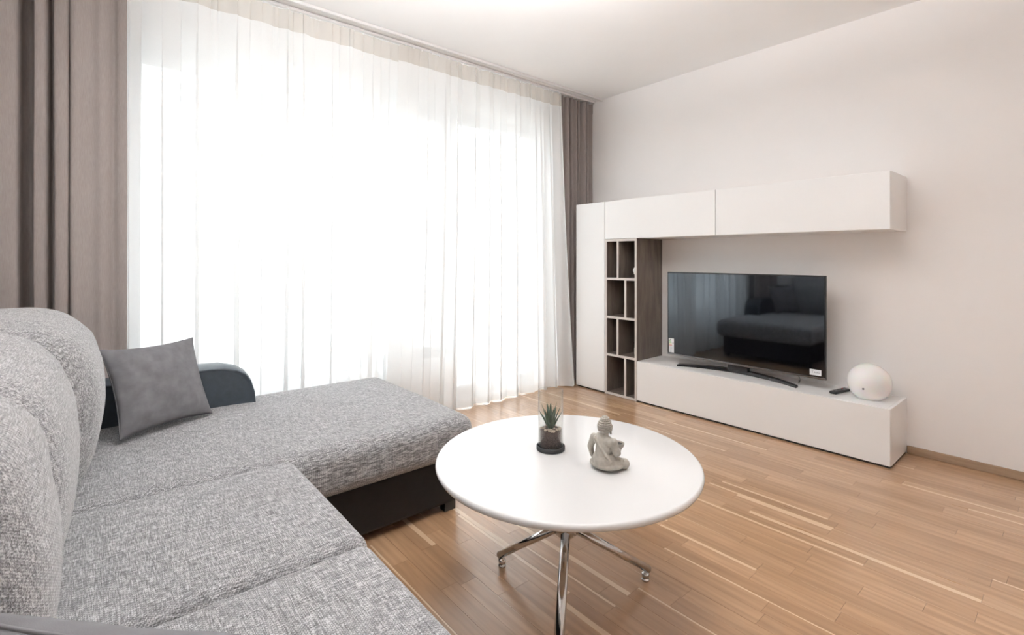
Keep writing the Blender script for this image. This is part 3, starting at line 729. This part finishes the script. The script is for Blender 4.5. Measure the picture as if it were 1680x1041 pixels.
def backc(y0, y1, xf_, seed, ztop, lean, zlo=.43):
    hy = (y1-y0)/2+.012; hz = (ztop-zlo)/2; hx = .17; cx_ = xf_-hx; cy_ = (y0+y1)/2; cz_ = (ztop+zlo)/2
    def shp(p):
        ey = max(0, 1-(p.y/hy)**2); ez = max(0, 1-(p.z/hz)**2)
        q = Vector((cx_, cy_, cz_))+p
        q.x += (p.x/hx)*.045*ey**.5*ez**.5
        q.x -= lean*max(0, (p.z/hz))**2.2 + .05*max(0, -p.z/hz)**2      # leans back towards the top, tucks in at the seat
        if p.z > 0: q.z -= .06*max(0, -p.x/hx)**1.5*(p.z/hz)
        if p.z > 0: q.z -= .05*(1-ey**.5)*(p.z/hz)          # shoulders drop at the seams
        wr = noise.noise(Vector((q.y*3+seed, q.z*16, q.x*2+seed)))*.6 + noise.noise(Vector((q.y*7, q.z*7+seed, q.x*9)))*.5
        q += Vector((1, 0, .5))*wr*.012*(.35+.65*max(0, p.z/hz))
        # puckers running off the side seams
        q.z += .006*math.sin((p.y/hy)*22+seed)*max(0, p.z/hz)*(1-ey)
        return q
    return obj('back_cushion', cushion(hx, hy, hz, .105, shp, 26, 8), M_tweed_back, sf, True)
backc(.36, .785, -.215, 2.3, .99, .045)
backc(.815, 1.235, -.085, 1.3, 1.03, .045)
backc(1.255, 1.955, -.075, 4.7, 1.03, .08)
backc(1.975, 2.66, -.020, 8.2, 1.025, .07)
# rounded slate arm at the window side
bm = bmesh.new(); prof = [(-.30, .30), (-.30, .625), (.10, .640), (.30, .648), (.42, .652), (.49, .648), (.545, .632), (.585, .605), (.612, .565), (.628, .51), (.634, .44), (.634, .30)]
rings = []
for yy, ins in ((2.805, .012), (2.800, .004), (2.806, 0), (2.90, -.008), (2.984, 0), (2.990, .004), (2.985, .012)):
    cx_, cz_ = .15, .40
    rings.append([bm.verts.new((x_-(ins if x_ > 0 else -ins), yy, z_-ins*(1 if z_ > .4 else 0))) for x_, z_ in prof])
for a, b in zip(rings, rings[1:]):
    for k in range(len(prof)): k2 = (k+1) % len(prof); bm.faces.new((a[k], a[k2], b[k2], b[k]))
bm.faces.new(rings[0]); bm.faces.new(rings[-1])
arm = obj('armrest', bm, M_armleather, sf, True)
arm.data.polygons.foreach_set('use_smooth', [abs(p.normal.y) < .9 for p in arm.data.polygons])
arm['label'] = 'dark slate leatherette armrest with rounded end'

# ------------------------------------------------------------------ loose pillows
def pillow(name, c, w_, h_, th, ax_u, ax_v, label, seed):
    u, v = Vector(ax_u).normalized(), Vector(ax_v).normalized(); nn = u.cross(v).normalized(); v = nn.cross(u).normalized()
    root = thing(name, c, label, 'pillow', 'charcoal throw pillows'); bm = bmesh.new(); N = 30; G = {}
    for side in (-1, 1):
        for i in range(N+1):
            for j in range(N+1):
                a, b = -1+2*i/N, -1+2*j/N
                if side == 1 and (i in (0, N) or j in (0, N)): G[(1, i, j)] = G[(-1, i, j)]; continue
                sa, sb = math.sin(a*math.pi/2), math.sin(b*math.pi/2)
                ex = .5*w_*sa*(1-.09*(1-sb*sb)); ey = .5*h_*sb*(1-.09*(1-sa*sa))
                t_ = .5*th*(max(0, 1-sa*sa)**.42)*(max(0, 1-sb*sb)**.42)
                wr = noise.noise(Vector((sa*2.2+seed, sb*2.2, side*3)))*.020*(1-max(abs(sa), abs(sb))**3) + .010*noise.noise(Vector((sa*6+seed, sb*5, side*5)))*(1-max(abs(sa), abs(sb))**4)
                G[(side, i, j)] = bm.verts.new(Vector(c)+u*ex+v*ey+nn*side*(t_+wr*.9))
    for side in (-1, 1):
        for i in range(N):
            for j in range(N):
                q = [G[(side, i, j)], G[(side, i+1, j)], G[(side, i+1, j+1)], G[(side, i, j+1)]]
                if len(set(q)) > 2:
                    try: bm.faces.new(q if side == 1 else q[::-1])
                    except ValueError: pass
    obj('cover', bm, M_pillow, root, True)
    pts = []
    for k in range(N): pts.append(G and None)
    bm = bmesh.new(); loop = []
    for a, b in [(-1+2*i/N, -1) for i in range(N)]+[(1, -1+2*i/N) for i in range(N)]+[(1-2*i/N, 1) for i in range(N)]+[(-1, 1-2*i/N) for i in range(N)]:
        sa, sb = math.sin(a*math.pi/2), math.sin(b*math.pi/2)
        loop.append(Vector(c)+u*(.5*w_*sa*(1-.09*(1-sb*sb)))+v*(.5*h_*sb*(1-.09*(1-sa*sa))))
    addtube(bm, loop+[loop[0]], .0022, 6); obj('seam', bm, M_pillow, root, True)
    return root
bl_, br_, tl_, tr_ = Vector((.115, 2.60, .462)), Vector((.420, 2.765, .475)), Vector((.02, 2.71, .80)), Vector((.325, 2.86, .775))
pillow('throw_pillow', (bl_+br_+tl_+tr_)/4*.968+Vector((0, 0, EYE))*.032, .387, .373, .11, (br_-bl_)+(tr_-tl_), (tl_-bl_)+(tr_-br_), 'charcoal square pillow leaning on the slate armrest', 2.0)
pillow('throw_pillow', (.000, .622, .678), .31, .385, .13, (.77, -.64, -.10), (-.10, -.10, .98), 'charcoal pillow cut off by the bottom left corner of the picture', 6.0)
